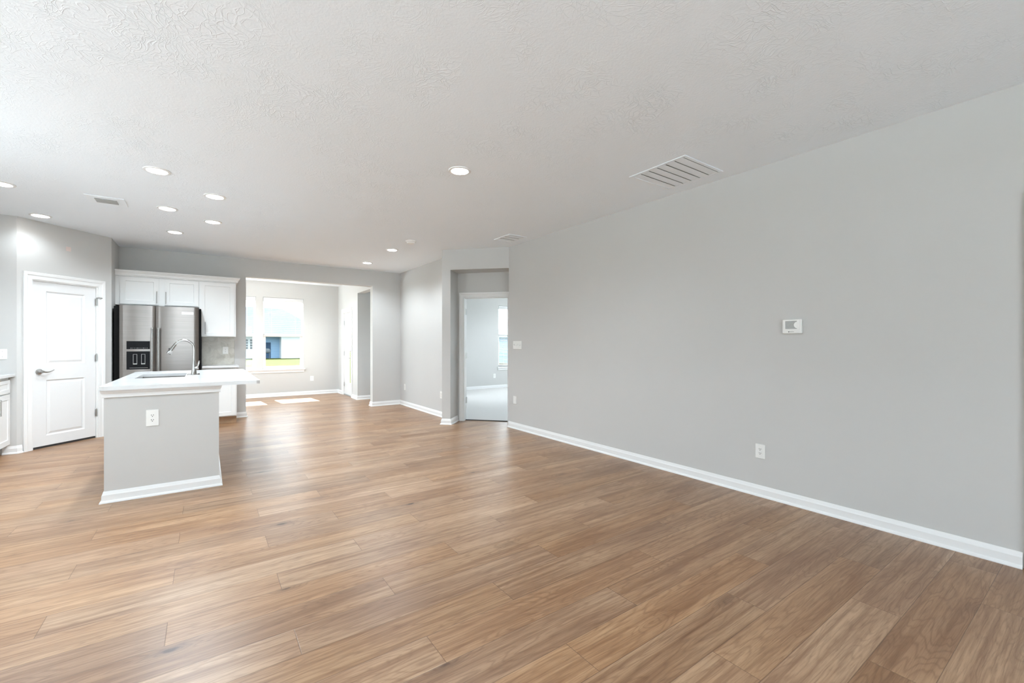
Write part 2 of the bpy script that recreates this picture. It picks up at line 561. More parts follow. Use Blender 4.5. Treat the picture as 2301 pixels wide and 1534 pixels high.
wall('wall_right', (XR, YB), tuple(D1), 'long plain greige wall on the right with thermostat and outlets',
     holes=[(YB * -1 - 0.51, YB * -1 + 0.25, 0.0, 2.04)],
     extra=[([tuple(D1), (XR + 0.12, 5.439), (4.15, 5.25), DG(1.22, 0.475), DG(SL, 0.475)], 0.0, H)])
bm = bmesh.new()
prism(bm, [DG(0, 0), DG(0.14, 0), DG(0.14, 0.475), DG(0.0, 0.475), (XC, 6.501)], 0, H)
prism(bm, [DG(0.14, 0), DG(SL, 0), DG(SL, 0.355), DG(0.14, 0.355)], 2.425, H)
prism(bm, [DG(0.14, 0.355), DG(SL, 0.355), DG(SL, 0.475), DG(0.14, 0.475)], 2.04, H)
prism(bm, [DG(0.14, 0.355), DG(0.235, 0.355), DG(0.235, 0.475), DG(0.14, 0.475)], 0, 2.04)
prism(bm, [DG(1.0, 0.355), DG(SL, 0.355), DG(SL, 0.475), DG(1.0, 0.475)], 0, 2.04)
struct(mk('wall_diagonal', bm, 'wall'), 'greige angled wall with the recessed niche around the bedroom doorway', 'wall')
wall('wall_hall_side', (XC, 6.49), (XC, YF + 0.15), 'bright greige wall between the far corner and the angled niche')
wall('wall_far', (XC, YF), (-1.20, YF), 'greige far wall with the wide cased opening to the dining nook', th=0.15,
     holes=[(XC - 2.755, XC - 0.565, 0.0, 2.43)])
wall('wall_fridge_side', (-1.078, YF), (-1.078, 8.166), 'short greige wall return beside the refrigerator', th=0.10)
PA, PB = Vector((-1.078, 8.166)), Vector((-1.79, 7.405))
PL = (PB - PA).length
PROT = math.atan2((PA - PB).y, (PA - PB).x)
# pantry door opening measured from the left corner of the wall
PD0, PD1 = 0.135, 0.868
wall('wall_pantry', tuple(PA), tuple(PB), 'angled greige corner wall holding the closed white pantry door',
     holes=[(PL - PD1, PL - PD0, 0.0, 2.04)], th=0.11)
wall('wall_kitchen', (-1.79, 7.405), (XL - 0.1, 7.405), 'greige wall at the far left above the base cabinet')
wall('wall_left', (XL, 7.405), (XL, YB), 'left side wall of the living room and kitchen, outside the view',
     holes=[(7.405 - 4.7, 7.405 - 3.6, 0.8, 2.2), (7.405 - 2.4, 7.405 - 0.8, 0.8, 2.3)])
wall('wall_rear', (XL, YB), (XR, YB), 'rear wall of the living room behind the viewer',
     holes=[(0.3, 2.3, 0.05, 2.2), (2.5, 4.5, 0.05, 2.2)])
# dining nook
YD, XD = 11.77, 2.80
wall('wall_dining_far', (XD + 0.15, YD), (-1.0, YD), 'dining nook window wall below and around the two windows', th=0.15,
     holes=[(XD + 0.15 - 1.975, XD + 0.15 - 1.10, 0.66, 2.37), (XD + 0.15 - 0.955, XD + 0.15 - 0.08, 0.66, 2.37)])
wall('wall_dining_right', (XD, YF + 0.15), (XD, YD), 'sunlit dining nook side wall with the glazed patio door', th=0.15,
     holes=[(0.0, 10.03 - YF - 0.15, 0.0, 2.41), (10.535 - YF - 0.15, 11.285 - YF - 0.15, 0.0, 2.04)])
wall('wall_alcove', (XC + 0.12, 10.03), (XD + 0.15, 10.03), 'grey wall strip seen inside the small alcove off the dining nook')
wall('wall_dining_left', (-1.0, YD + 0.15), (-1.0, YF + 0.15), 'left wall of the dining nook, hidden behind the kitchen wall',
     holes=[(0.25, 2.75, 0.08, 2.4)])
# bedroom
wall('wall_bedroom_far', (9.0, 10.37), (2.95, 10.37), 'bedroom wall with a tall window, seen through the open doorway',
     th=0.13, holes=[(9.0 - 7.76, 9.0 - 6.84, 0.60, 2.36), (0.15, 1.0, 0.6, 2.36)])
wall('wall_bedroom_right', (9.0, 2.0), (9.0, 10.37), 'right wall of the bedroom, outside the view', holes=[(4.5, 6.5, 0.6, 2.3)])
wall('wall_bedroom_near', (3.897, 2.0), (9.0, 2.0), 'near wall of the bedroom, outside the view')

# ------------------------------------------------------------------ baseboards
BB = [(0, 0), (0.027, 0), (0.027, 0.006), (0.023, 0.015), (0.0145, 0.020), (0.0135, 0.062), (0.010, 0.070), (0.006, 0.084), (0.004, 0.090), (0, 0.090)]
def baseboard(name, path, label):
    bm = bmesh.new(); sweep(bm, path, BB)
    return struct(mk(name, bm, 'white'), label, 'baseboard')
baseboard('baseboard_right', [(XR, 0.34), tuple(D1), DG(SL, 0.02)], 'white baseboard along the long right wall')
baseboard('baseboard_niche', [DG(0.14, 0.34), DG(0.14, 0), DG(0, 0), (XC, 6.501), (XC, YF), (2.755, YF), (2.755, YF + 0.15), (XD, YF + 0.15)],
          'white baseboard wrapping the niche column, hall side wall and far corner')
baseboard('baseboard_far', [(0.565, YF + 0.15), (0.565, YF), (0.404, YF)], 'short white baseboard beside the kitchen base cabinet')
pdir = (PB - PA).normalized()
def PP(s): return tuple(PB - pdir * s)          # point at distance s from the left corner of the pantry wall
baseboard('baseboard_pantry', [PP(PD0 - 0.09), tuple(PB), (-1.90, 7.405)], 'short white baseboard left of the pantry door')
baseboard('baseboard_pantry_side', [(-1.078, 8.3), tuple(PA), PP(PD1 + 0.09)], 'short white baseboard right of the pantry door')
baseboard('baseboard_dining', [(XD, 11.37), (XD, YD), (-1.0, YD)], 'sunlit white baseboard under the dining nook windows')
baseboard('baseboard_alcove', [(XC, 10.03), (XD, 10.03), (XD, 10.45)], 'white baseboard turning the corner beside the patio door')
baseboard('baseboard_bedroom', [(9.0, 10.37), (3.455, 10.37)], 'white baseboard across the carpeted bedroom')

# ------------------------------------------------------------------ doors
CAS = [(0.0, 0.0), (0.0, 0.012), (0.010, 0.014), (0.045, 0.014), (0.055, 0.019), (0.084, 0.021), (0.088, 0.018), (0.088, 0.0)]
def jamb(bm, w, h, d, t=0.018):
    box(bm, 0, t, 0, d, 0, h); box(bm, w - t, w, 0, d, 0, h); box(bm, t, w - t, 0, d, h - t, h)

def hinge(parent, x, y, z, side=1):
    bm = bmesh.new()
    lathe(bm, [(0.0065, -0.048), (0.0065, 0.048)], 10, c=(x, y, z))
    lathe(bm, [(0.004, 0.048), (0.0055, 0.053), (0.002, 0.058)], 10, c=(x, y, z))
    box(bm, min(x, x - side * 0.014), max(x, x - side * 0.014), y + 0.001, y + 0.004, z - 0.045, z + 0.045)
    return mk('hinge', bm, 'nickel', parent, smooth=True)

def lever(parent, x, z, direction=1):
    bm = bmesh.new()
    lathe(bm, [(0.033, 0.0), (0.034, -0.008), (0.030, -0.015), (0.016, -0.020), (0.012, -0.030), (0.011, -0.050), (0.016, -0.054), (0.014, -0.066)], 28, 'y', (x, 0, z))
    h = mk('door_handle', bm, 'nickel', parent, smooth=True)
    bm = bmesh.new()
    pts, rr = [], []
    for i in range(13):
        t = i / 12
        pts.append((x + direction * (0.002 + 0.118 * t), -0.058 + 0.008 * t, z - 0.010 * math.sin(t * PI * 1.15) + 0.012 * t * t))
        rr.append(0.0115 * (1 - t) + 0.0050 * t)
    tube(bm, pts, rr, 10)
    mk('lever', bm, 'nickel', h, smooth=True)

# pantry door
w = PD1 - PD0
pr = root('door_1', (*PP(PD0), 0), PROT, 'closed white two-panel pantry door in the angled corner wall', 'door', kind='structure')
bm = bmesh.new(); jamb(bm, w, 2.04, 0.11); mk('door_frame', bm, 'white', pr)
bm = bmesh.new(); casing_mesh(bm, 0.006, w - 0.006, 2.034, CAS); mk('casing', bm, 'white', pr)
lw, lh = w - 0.042, 1.994
bm = bmesh.new()
panel_slab(bm, lw, lh, 0.035, [(0.135, lw - 0.13, 0.12, 0.80), (0.135, lw - 0.13, 0.99, 1.885)], RAISED)
leaf = mk('door_leaf', bm, 'door', pr, loc=(0.021, 0.012, 0.026))
lever(leaf, 0.062, 0.905, 1)
boxes('gap_shadow', 'dark', [(0.02, w - 0.02, 0.018, 0.09, 0.0005, 0.022)], pr, label='dark box painting in the shade under the door')  # dark box deepens the shade in the gap below the leaf
for z in (0.34, 1.08, 1.83): hinge(pr, w - 0.019, -0.002, z, 1)
bm = bmesh.new()
tube(bm, [(w - 0.019, -0.008, 1.888), (w + 0.0, -0.024, 1.893), (w + 0.020, -0.030, 1.885)], 0.0045, 8)
lathe(bm, [(0.008, 0.0), (0.008, 0.012)], 10, 'x', (w + 0.016, -0.030, 1.885))
mk('door_stop', bm, 'nickel', pr, smooth=True)

# bedroom door, open
br = root('door_2', (*DG(0.235, 0.355), 0), DROT, 'white cased bedroom doorway with its door swung open inside the niche', 'door', kind='structure')
bw = 0.765
bm = bmesh.new(); jamb(bm, bw, 2.04, 0.12); box(bm, bw - 0.030, bw - 0.018, 0.045, 0.075, 0, 2.02); box(bm, 0.018, bw - 0.018, 0.045, 0.075, 2.010, 2.022)
mk('door_frame', bm, 'white', br)
bm = bmesh.new(); casing_mesh(bm, 0.006, 0.767, 2.034, [(o * 0.80, d) for o, d in CAS])
for v in bm.verts:                                     # right leg tucks against the niche side
    if v.co.x > 0.767 + 0.062: v.co.x = 0.767 + 0.062
mk('casing', bm, 'white', br)
bm = bmesh.new()
panel_slab(bm, 0.725, 2.0, 0.035, [(0.13, 0.595, 0.12, 0.80), (0.13, 0.595, 0.99, 1.885)], RAISED)
lf = mk('door_leaf', bm, 'door', br, loc=(0.018, 0.125, 0.02))
lf.rotation_euler = (0, 0, math.radians(122))
for z in (0.33, 1.07, 1.80):
    boxes('hinge', 'nickel', [(0.018, 0.022, 0.066, 0.118, z - 0.05, z + 0.05), (0.012, 0.027, 0.116, 0.130, z - 0.05, z + 0.05)], br, bevel=0.001)
boxes('threshold', 'dark', [(0.018, bw - 0.018, 0.070, 0.084, 0.0, 0.012)], br, label='dark transition strip between wood and carpet')

# patio door
gr = root('door_3', (XD, 11.285, 0), -PI / 2, 'white glazed patio door on the sunlit side wall of the dining nook', 'door', kind='structure')
gw = 0.75
bm = bmesh.new(); jamb(bm, gw, 2.04, 0.15); mk('door_frame', bm, 'white', gr)
bm = bmesh.new(); casing_mesh(bm, 0.006, gw - 0.006, 2.034, CAS); mk('casing', bm, 'white', gr)
boxes('threshold', 'greyplate', [(0.018, gw - 0.018, 0.01, 0.15, 0.0, 0.02)], gr)
lw = gw - 0.042
gl = boxes('door_leaf', 'door', [(0, 0.12, 0, 0.042, 0, 1.99), (lw - 0.12, lw, 0, 0.042, 0, 1.99), (0.12, lw - 0.12, 0, 0.042, 0, 0.28), (0.12, lw - 0.12, 0, 0.042, 1.85, 1.99)], gr, loc=(0.021, 0.03, 0.024))
boxes('pane', 'glass', [(0.12, lw - 0.12, 0.018, 0.024, 0.28, 1.85)], gl)
bm = bmesh.new()
lathe(bm, [(0.024, 0.0), (0.024, -0.01), (0.010, -0.014), (0.010, -0.045)], 18, 'y', (lw - 0.06, 0, 0.90)); tube(bm, [(lw - 0.06, -0.042, 0.90), (lw - 0.17, -0.042, 0.895)], 0.009, 8)
mk('door_handle', bm, 'nickel', gl, smooth=True)
bm = bmesh.new(); lathe(bm, [(0.026, 0.0), (0.026, -0.012), (0.018, -0.020)], 18, 'y', (lw - 0.06, 0, 1.06)); box(bm, lw - 0.065, lw - 0.055, -0.035, -0.018, 1.04, 1.08)
mk('deadbolt', bm, 'nickel', gl, smooth=True)
for z in (0.26, 1.02, 1.78): hinge(gr, 0.019, 0.016, z, -1)

# door at the right edge of the frame
er = root('door_4', (XR, 0.25, 0), -PI / 2, 'white casing of a closed door at the very right edge of the long wall', 'door', kind='structure')
bm = bmesh.new(); jamb(bm, 0.76, 2.04, 0.12); mk('door_frame', bm, 'white', er)
bm = bmesh.new(); casing_mesh(bm, 0.006, 0.754, 2.034, CAS); mk('casing', bm, 'white', er)
bm = bmesh.new(); panel_slab(bm, 0.72, 2.0, 0.035, [(0.13, 0.59, 0.12, 0.80), (0.13, 0.59, 0.99, 1.885)], RAISED)
lf = mk('door_leaf', bm, 'door', er, loc=(0.02, 0.012, 0.018)); lever(lf, 0.655, 0.905, -1)

# ------------------------------------------------------------------ windows
def window(name, loc, rot, w, z0, z1, label, rail=None, y=0.07):
    r = root(name, loc, rot, label, 'window', kind='structure')
    f = 0.035
    boxes('window_frame', 'vinyl', [(0, f, y, y + 0.06, z0, z1), (w - f, w, y, y + 0.06, z0, z1), (f, w - f, y, y + 0.06, z0, z0 + f), (f, w - f, y, y + 0.06, z1 - f, z1)], r)
    if rail:
        boxes('sash', 'vinyl', [(f, w - f, y - 0.005, y + 0.03, rail - 0.032, rail + 0.032)], r)
        boxes('sash', 'vinyl', [(f, f + 0.028, y + 0.002, y + 0.03, z0 + f, rail - 0.03), (w - f - 0.028, w - f, y + 0.002, y + 0.03, z0 + f, rail - 0.03), (f + 0.028, w - f - 0.028, y + 0.002, y + 0.03, z0 + f, z0 + f + 0.03)], r)
    boxes('pane', 'glass', [(f, w - f, y + 0.035, y + 0.041, z0 + f, z1 - f)], r)
    return r
window('window_1', (0.08, YD, 0), 0, 0.875, 0.66, 2.37, 'partly hidden white window just right of the kitchen wall, over the lawn', 1.467)
window('window_2', (1.10, YD, 0), 0, 0.875, 0.66, 2.37, 'white double-hung window in the middle of the dining nook wall, over the lawn', 1.467)
window('window_3', (6.84, 10.37, 0), 0, 0.92, 0.60, 2.36, 'tall white window with a lowered blind in the bedroom', 1.50)
window('window_4', (8.0, 10.37, 0), 0, 0.85, 0.60, 2.36, 'second bedroom window, outside the view')
window('window_5', (9.0, 8.5, 0), -PI / 2, 2.0, 0.60, 2.3, 'bedroom side window, outside the view')
window('window_6', (-1.0, 9.17, 0), PI / 2, 2.5, 0.08, 2.4, 'large side window of the dining nook, outside the view')
for i, (a, b) in enumerate(((0.3, 2.3), (2.5, 4.5))):  # unseen rear windows added and sized to let in more daylight
    window('window_%d' % (7 + i), (XL + b, YB, 0), PI, b - a, 0.05, 2.2, 'unseen rear window added to bring in daylight, number %d from the left wall' % (i + 1))
window('window_10', (XL, 3.6, 0), PI / 2, 1.1, 0.8, 2.2, 'unseen left side window added for daylight, nearer the kitchen')  # left windows likewise added to light the ceiling and right wall
window('window_11', (XL, 0.8, 0), PI / 2, 1.6, 0.8, 2.3, 'unseen left side window added for daylight, nearer the rear wall')
for nm, x0, x1, yy, z, lab in (('trim_1', 0.03, 2.01, YD, 0.66, 'long white window sill under both dining nook windows'), ('trim_2', 6.79, 7.81, 10.37, 0.60, 'white sill of the bedroom window')):
    bm = bmesh.new()
    box(bm, x0, x1, yy - 0.045, yy + 0.0, z - 0.028, z)
    box(bm, x0 + 0.02, x1 - 0.02, yy - 0.016, yy, z - 0.09, z - 0.028)
    struct(mk(nm, bm, 'white', bevel=0.003), lab, 'window sill')
boxes_ = [(0.085, 0.95, YD, YD + 0.07, 0.652, 0.664), (1.105, 1.97, YD, YD + 0.07, 0.652, 0.664)]
o = boxes('trim_3', 'white', boxes_); struct(o, 'white inner sill boards inside the dining nook window recesses', 'window sill')

def blind(loc, w, ztop, zbot, label, tilt, group, wandx=0.14, cords=(0.2, 0.8), group_=None):
    r = root('window_blind', loc, 0, label, 'blind', group)
    boxes('valance', 'slat', [(0.0, w, -0.018, 0.045, ztop - 0.085, ztop)], r, bevel=0.003)
    bm = bmesh.new()
    z = ztop - 0.11
    c, s = math.cos(tilt), math.sin(tilt)
    while z > zbot + 0.03:
        hw = 0.025
        y0, y1 = 0.025 - hw * c, 0.025 + hw * c
        za, zb = z - hw * s, z + hw * s
        vs = [bm.verts.new(p) for p in ((0.01, y0, za), (w - 0.01, y0, za), (w - 0.01, y1, zb), (0.01, y1, zb))]
        vt = [bm.verts.new((v.co.x, v.co.y, v.co.z + 0.0009)) for v in vs]
        bm.faces.new(list(reversed(vs))); bm.faces.new(vt)
        for i in range(4): bm.faces.new((vs[i], vs[(i + 1) % 4], vt[(i + 1) % 4], vt[i]))
        z -= 0.044
    mk('slats', bm, 'slat', r)
    boxes('bottom_rail', 'slat', [(0.008, w - 0.008, 0.0, 0.05, zbot, zbot + 0.018)], r, bevel=0.002)
    for cx in cords:
        bm = bmesh.new(); tube(bm, [(w * cx, -0.001, ztop - 0.08), (w * cx, -0.001, zbot)], 0.0015, 5); mk('ladder_cord', bm, 'slat', r)
    bm = bmesh.new(); tube(bm, [(wandx, -0.012, ztop - 0.07), (wandx + 0.004, -0.012, ztop - 0.60)], 0.004, 8)
    mk('tilt_wand', bm, 'greyplate', r, smooth=True)
    return r
blind((0.085, YD + 0.012, 0), 0.865, 2.365, 1.46, 'white slatted blind half lowered in the partly hidden left dining window', 0.05, 'dining nook blinds')
blind((1.105, YD + 0.012, 0), 0.865, 2.365, 1.46, 'white slatted blind half lowered in the fully visible right dining window', 0.05, 'dining nook blinds')
blind((6.846, 10.382, 0), 0.908, 2.345, 0.64, 'white slatted blind lowered over the bedroom window', 0.05, None, wandx=0.13)

# ------------------------------------------------------------------ ceiling fittings
def can_light(loc, label):
    r = root('recessed_light', loc, 0, label, 'ceiling light', 'recessed ceiling lights')
    bm = bmesh.new()
    lathe(bm, [(0.095, 0.0), (0.094, -0.006), (0.086, -0.010), (0.074, -0.009), (0.070, -0.004)], 40, cap=False)
    mk('trim_ring', bm, 'white', r, smooth=True)
    bm = bmesh.new()
    lathe(bm, [(0.072, -0.004), (0.066, -0.009), (0.045, -0.0125), (0.015, -0.0140), (0.001, -0.0142)], 32, cap=False)
    mk('lens', bm, 'lens', r, smooth=True)
    l = bpy.data.lights.new('lamp', 'SPOT')
    l.energy = CAN_POWER; l.spot_size = math.radians(152); l.spot_blend = 0.65; l.shadow_soft_size = 0.06
    l.color = (0.83, 0.93, 1.0)
    lo = bpy.data.objects.new('lamp', l); COL.objects.link(lo); lo.parent = r; lo.location = (0, 0, -0.02)
    return r
proto = can_light((-0.341, 4.759, H), 'recessed light nearest the viewer over the island front, leftmost large one')
def put(x, y, lab):
    c = dup(proto); c.location = (x, y, H); c['label'] = lab; return c
put(0.073, 5.261, 'recessed light over the island, upper right one of the pair over its middle')
put(-0.345, 6.028, 'recessed light over the island, left one of the pair above the sink')
put(0.066, 6.373, 'recessed light just right of the far end of the island')
put(-0.336, 7.246, 'recessed light in front of the refrigerator, lowest of the kitchen group')
pw = put(-1.556, 7.204, 'recessed light close to the pantry wall, washing it with light')
for ch in pw.children:
    if ch.type == 'LIGHT': ch.data = ch.data.copy(); ch.data.energy = CAN_POWER * 0.22
put(-1.542, 5.971, 'recessed light cut off by the left edge of the photo')
put(1.765, 3.275, 'single large recessed light in the middle of the living room ceiling')
put(2.388, 6.656, 'recessed light beside the smoke detector near the far corner')
put(2.399, 7.982, 'recessed light closest to the far corner above the dining opening')
for i, (x, y) in enumerate(((-1.0, 3.275), (0.4, -0.6), (-1.4, -0.6), (-1.0, -2.4))):  # unseen cans added purely to brighten the living room
    put(x, y, 'unseen recessed light added to brighten the living room, %s' % ('left of the large one', 'overhead right', 'overhead left', 'rear left')[i])
put(0.2, 10.3, 'left recessed light added to brighten the dining nook, unseen')  # unseen cans added to lift the dining nook brightness
put(1.7, 10.3, 'right recessed light added to brighten the dining nook, unseen')
put(6.2, 6.5, 'recessed light added to brighten the bedroom, unseen')  # unseen cans added to brighten the bedroom beyond the doorway
put(5.2, 8.6, 'second recessed light added to brighten the bedroom, unseen')
put(7.2, 8.9, 'third recessed light added to brighten the bedroom, unseen')

def grille(name, x0, x1, y0, y1, n, label, cat, f=0.028, tilt=0.25):
    cx, cy = (x0 + x1) / 2, (y0 + y1) / 2
    r = root(name, (cx, cy, H), 0, label, cat)
    w, d = (x1 - x0) / 2, (y1 - y0) / 2
    boxes('frame', 'vent', [(-w, w, -d, -d + f, -0.008, 0), (-w, w, d - f, d, -0.008, 0), (-w, -w + f, -d + f, d - f, -0.008, 0), (w - f, w, -d + f, d - f, -0.008, 0)], r, bevel=0.002)
    boxes('duct', 'greyplate', [(-w + f, w - f, -d + f, d - f, -0.0012, -0.0002)], r)
    bm = bmesh.new()
    p = (2 * d - 2 * f) / n
    for i in range(n):
        a = -d + f + i * p + p * 0.05; b = a + p * 0.95
        vs = [bm.verts.new(q) for q in ((-w + f, a, -0.009), (w - f, a, -0.009), (w - f, b, -0.0045), (-w + f, b, -0.0045))]
        vt = [bm.verts.new((v.co.x, v.co.y, v.co.z + 0.0012)) for v in vs]
        bm.faces.new(vs); bm.faces.new(vt)
        for k in range(4): bm.faces.new((vs[k], vs[(k + 1) % 4], vt[(k + 1) % 4], vt[k]))
    mk('louvers', bm, 'vent', r)
    return r
grille('return_air_grille', 3.05, 3.605, 1.985, 2.535, 6, 'large square white return air grille in the ceiling near the right wall', 'vent')
grille('ceiling_register', 3.325, 3.62, 4.78, 5.16, 3, 'small white ceiling register near the niche corner', 'vent', f=0.022)
r = root('ceiling_exhaust', (-0.834, 6.049, H), 0, 'small square ceiling vent with a grey centre, left of the island lights', 'vent')
boxes('cover_plate', 'vent', [(-0.15, 0.15, -0.15, 0.15, -0.008, 0)], r, bevel=0.003)
boxes('damper', 'greyplate', [(-0.085, 0.085, -0.07, 0.07, -0.016, -0.008)], r, bevel=0.003)
r = root('smoke_detector', (2.40, 5.924, H), 0, 'round white smoke detector between the register and the far recessed lights', 'smoke detector')
bm = bmesh.new(); lathe(bm, [(0.072, 0.0), (0.072, -0.012), (0.066, -0.016), (0.001, -0.016)], 32); mk('base', bm, 'plate', r, smooth=True)
bm = bmesh.new(); lathe(bm, [(0.056, -0.016), (0.058, -0.030), (0.050, -0.040), (0.020, -0.046), (0.001, -0.046)], 32); mk('cap', bm, 'plate', r, smooth=True)

# ------------------------------------------------------------------ outlets, switches, thermostat
def outlet(loc, rot, label, w=0.078, h=0.120):
    r = root('wall_outlet', loc, rot, label, 'outlet', 'wall outlets')
    bm = bmesh.new(); slab_xz(bm, rrect(-w / 2, w / 2, -h / 2, h / 2, 0.005), -0.006, 0.0); mk('cover_plate', bm, 'plate', r, bevel=0.0015)
    for dz in (0.0195, -0.0195):
        bm = bmesh.new(); slab_xz(bm, rrect(-0.017, 0.017, dz - 0.0145, dz + 0.0145, 0.009), -0.0085, -0.006); s = mk('socket', bm, 'plate', r)
        bm = bmesh.new()
        box(bm, -0.0085, -0.0055, -0.0092, -0.0083, dz - 0.001, dz + 0.009); box(bm, 0.0055, 0.0085, -0.0092, -0.0083, dz - 0.001, dz + 0.009)
        lathe(bm, [(0.0032, -0.0092), (0.0032, -0.0083)], 12, 'y', (0, 0, dz - 0.0075))
        mk('slots', bm, 'dark', s)
    bm = bmesh.new(); lathe(bm, [(0.003, -0.006), (0.003, -0.0072)], 12, 'y'); mk('screw', bm, 'plate', r)
    return r
po = outlet((-0.366, 4.70, 0.651), 0, 'white duplex outlet on the front of the island', 0.083, 0.134)
def out2(loc, rot, lab, scale=(0.94, 1, 0.9)):
    c = dup(po); c.location = loc; c.rotation_euler = (0, 0, rot); c['label'] = lab; c.scale = scale; return c
out2((XR, 1.762, 0.374), -PI / 2, 'white duplex outlet low on the right wall below the thermostat', (0.94, 1, 0.87))
out2((XC, 8.54, 0.38), -PI / 2, 'white outlet low on the hall side wall near the far corner')
out2((XC, 6.86, 0.38), -PI / 2, 'white outlet low on the hall side wall, tucked behind the niche column')
out2((2.168, YD, 0.40), 0, 'white outlet under the dining nook windows, right of them')
out2((6.70, 10.37, 0.354), 0, 'white outlet on the bedroom wall beside the window')
out2((0.268, 8.793, 1.155), 0, 'white outlet in the beige backsplash')

r = root('wall_jack', (XR, 5.276, 0.427), -PI / 2, 'white single cover plate low on the right wall near the niche corner', 'wall plate')
bm = bmesh.new(); slab_xz(bm, rrect(-0.039, 0.039, -0.059, 0.059, 0.005), -0.006, 0.0); mk('cover_plate', bm, 'plate', r, bevel=0.0015)
bm = bmesh.new(); slab_xz(bm, rrect(-0.0165, 0.0165, -0.033, 0.033, 0.002), -0.008, -0.006); mk('insert', bm, 'plate', r)

def switch(loc, rot, gangs, label, w=None, skip=()):
    r = root('light_switch', loc, rot, label, 'light switch')
    w = w or (0.07 + 0.046 * (gangs - 1)); h = 0.118
    bm = bmesh.new(); slab_xz(bm, rrect(-w / 2, w / 2, -h / 2, h / 2, 0.005), -0.006, 0.0); mk('cover_plate', bm, 'plate', r, bevel=0.0015)
    for g in range(gangs):
        x = (g - (gangs - 1) / 2) * 0.046
        bm = bmesh.new()
        up = 1 if g % 2 == 0 else -1
        vs = [(-0.0048, -0.006, -0.011), (0.0048, -0.006, -0.011), (0.0048, -0.006, 0.011), (-0.0048, -0.006, 0.011),
              (-0.004, -0.018, up * 0.007 - 0.004), (0.004, -0.018, up * 0.007 - 0.004), (0.004, -0.018, up * 0.007 + 0.004), (-0.004, -0.018, up * 0.007 + 0.004)]
        vv = [bm.verts.new((p[0] + x, p[1], p[2])) for p in vs]
        for f in ((4, 5, 6, 7), (0, 1, 5, 4), (1, 2, 6, 5), (2, 3, 7, 6), (3, 0, 4, 7)): bm.faces.new([vv[i] for i in f])
        mk('toggle', bm, 'plate', r)
        for dz in (0.03, -0.03):
            bm = bmesh.new(); lathe(bm, [(0.0028, -0.006), (0.0028, -0.0072)], 10, 'y', (x, 0, dz)); mk('screw', bm, 'greyplate', r)
    return r
switch((XR, 5.215, 1.249), -PI / 2, 4, 'wide white four-gang switch plate on the right wall near the niche corner', 0.21)
switch((-1.922, 7.405, 1.149), 0, 2, 'white switch plate above the left counter, cut by the photo edge')
switch((XD, 10.20, 1.22), -PI / 2, 1, 'white switch beside the patio door')

def text(name, s, size, mat, parent, loc, rot=(PI / 2, 0, 0), ext=0.0003, sx=1.0):
    c = bpy.data.curves.new(name, 'FONT'); c.body = s; c.size = size; c.extrude = ext
    c.align_x = 'CENTER'; c.align_y = 'CENTER'; c.materials.append(M[mat])
    o = bpy.data.objects.new(name, c); COL.objects.link(o)
    bpy.context.view_layer.update()
    me = bpy.data.meshes.new_from_object(o.evaluated_get(bpy.context.evaluated_depsgraph_get()))
    bpy.data.objects.remove(o)
    me.name = name
    if not me.materials: me.materials.append(M[mat])
    o = bpy.data.objects.new(name, me); COL.objects.link(o)
    o.parent = parent; o.location = loc; o.rotation_euler = rot; o.scale = (sx, 1, 1)
    return o
t = root('thermostat', (XR, 1.516, 1.405), -PI / 2, 'white rectangular thermostat with a grey screen on the right wall', 'thermostat')
bm = bmesh.new(); slab_xz(bm, rrect(-0.068, 0.068, -0.055, 0.055, 0.006), -0.026, 0.0); mk('housing', bm, 'plate', t, bevel=0.004)
bm = bmesh.new(); panel_slab(bm, 0.112, 0.082, 0.004, [(0.010, 0.094, 0.010, 0.074)], [(0.0, 0.0), (0.002, 0.002)], -0.056, -0.030, -0.029); mk('bezel', bm, 'plate', t)
boxes('screen', 'lcd', [(-0.045, 0.037, -0.0285, -0.0262, -0.019, 0.043)], t)
bm = bmesh.new()
lathe(bm, [(0.026, -0.031), (0.026, -0.0287), (0.001, -0.0287)], 28, 'y', (0.043, 0, 0.010))
for v in bm.verts: v.co.x = min(v.co.x, 0.041)
mk('button_pad', bm, 'plate', t)
bm = bmesh.new(); lathe(bm, [(0.0038, -0.0272), (0.0038, -0.0255)], 14, 'y', (-0.021, 0, -0.042)); lg = mk('logo', bm, 'ink', t)
text('lettering', 'BRAEBURN', 0.0062, 'ink', t, (0.000, -0.0272, -0.042), sx=1.0)

o = boxes('pink_mark', 'pink', [(-0.028, 0.028, -0.0012, 0.0, -0.028, 0.028)]); o.location = (*PP(0.52), 2.475); o.rotation_euler = (0, 0, PROT)  # flat pale pink square on the wall
tag(o, 'small pale pink square on the wall above the pantry door', 'pink_mark')

# ------------------------------------------------------------------ kitchen
def bar_handle(parent, x, z0, z1, y=0.0):
    bm = bmesh.new()
    tube(bm, [(x, y - 0.030, z0), (x, y - 0.030, z1)], 0.0055, 10)
    for z in (z0 + 0.022, z1 - 0.022): tube(bm, [(x, y, z), (x, y - 0.030, z)], 0.004, 8)
    return mk('handle', bm, 'nickel', parent, smooth=True)

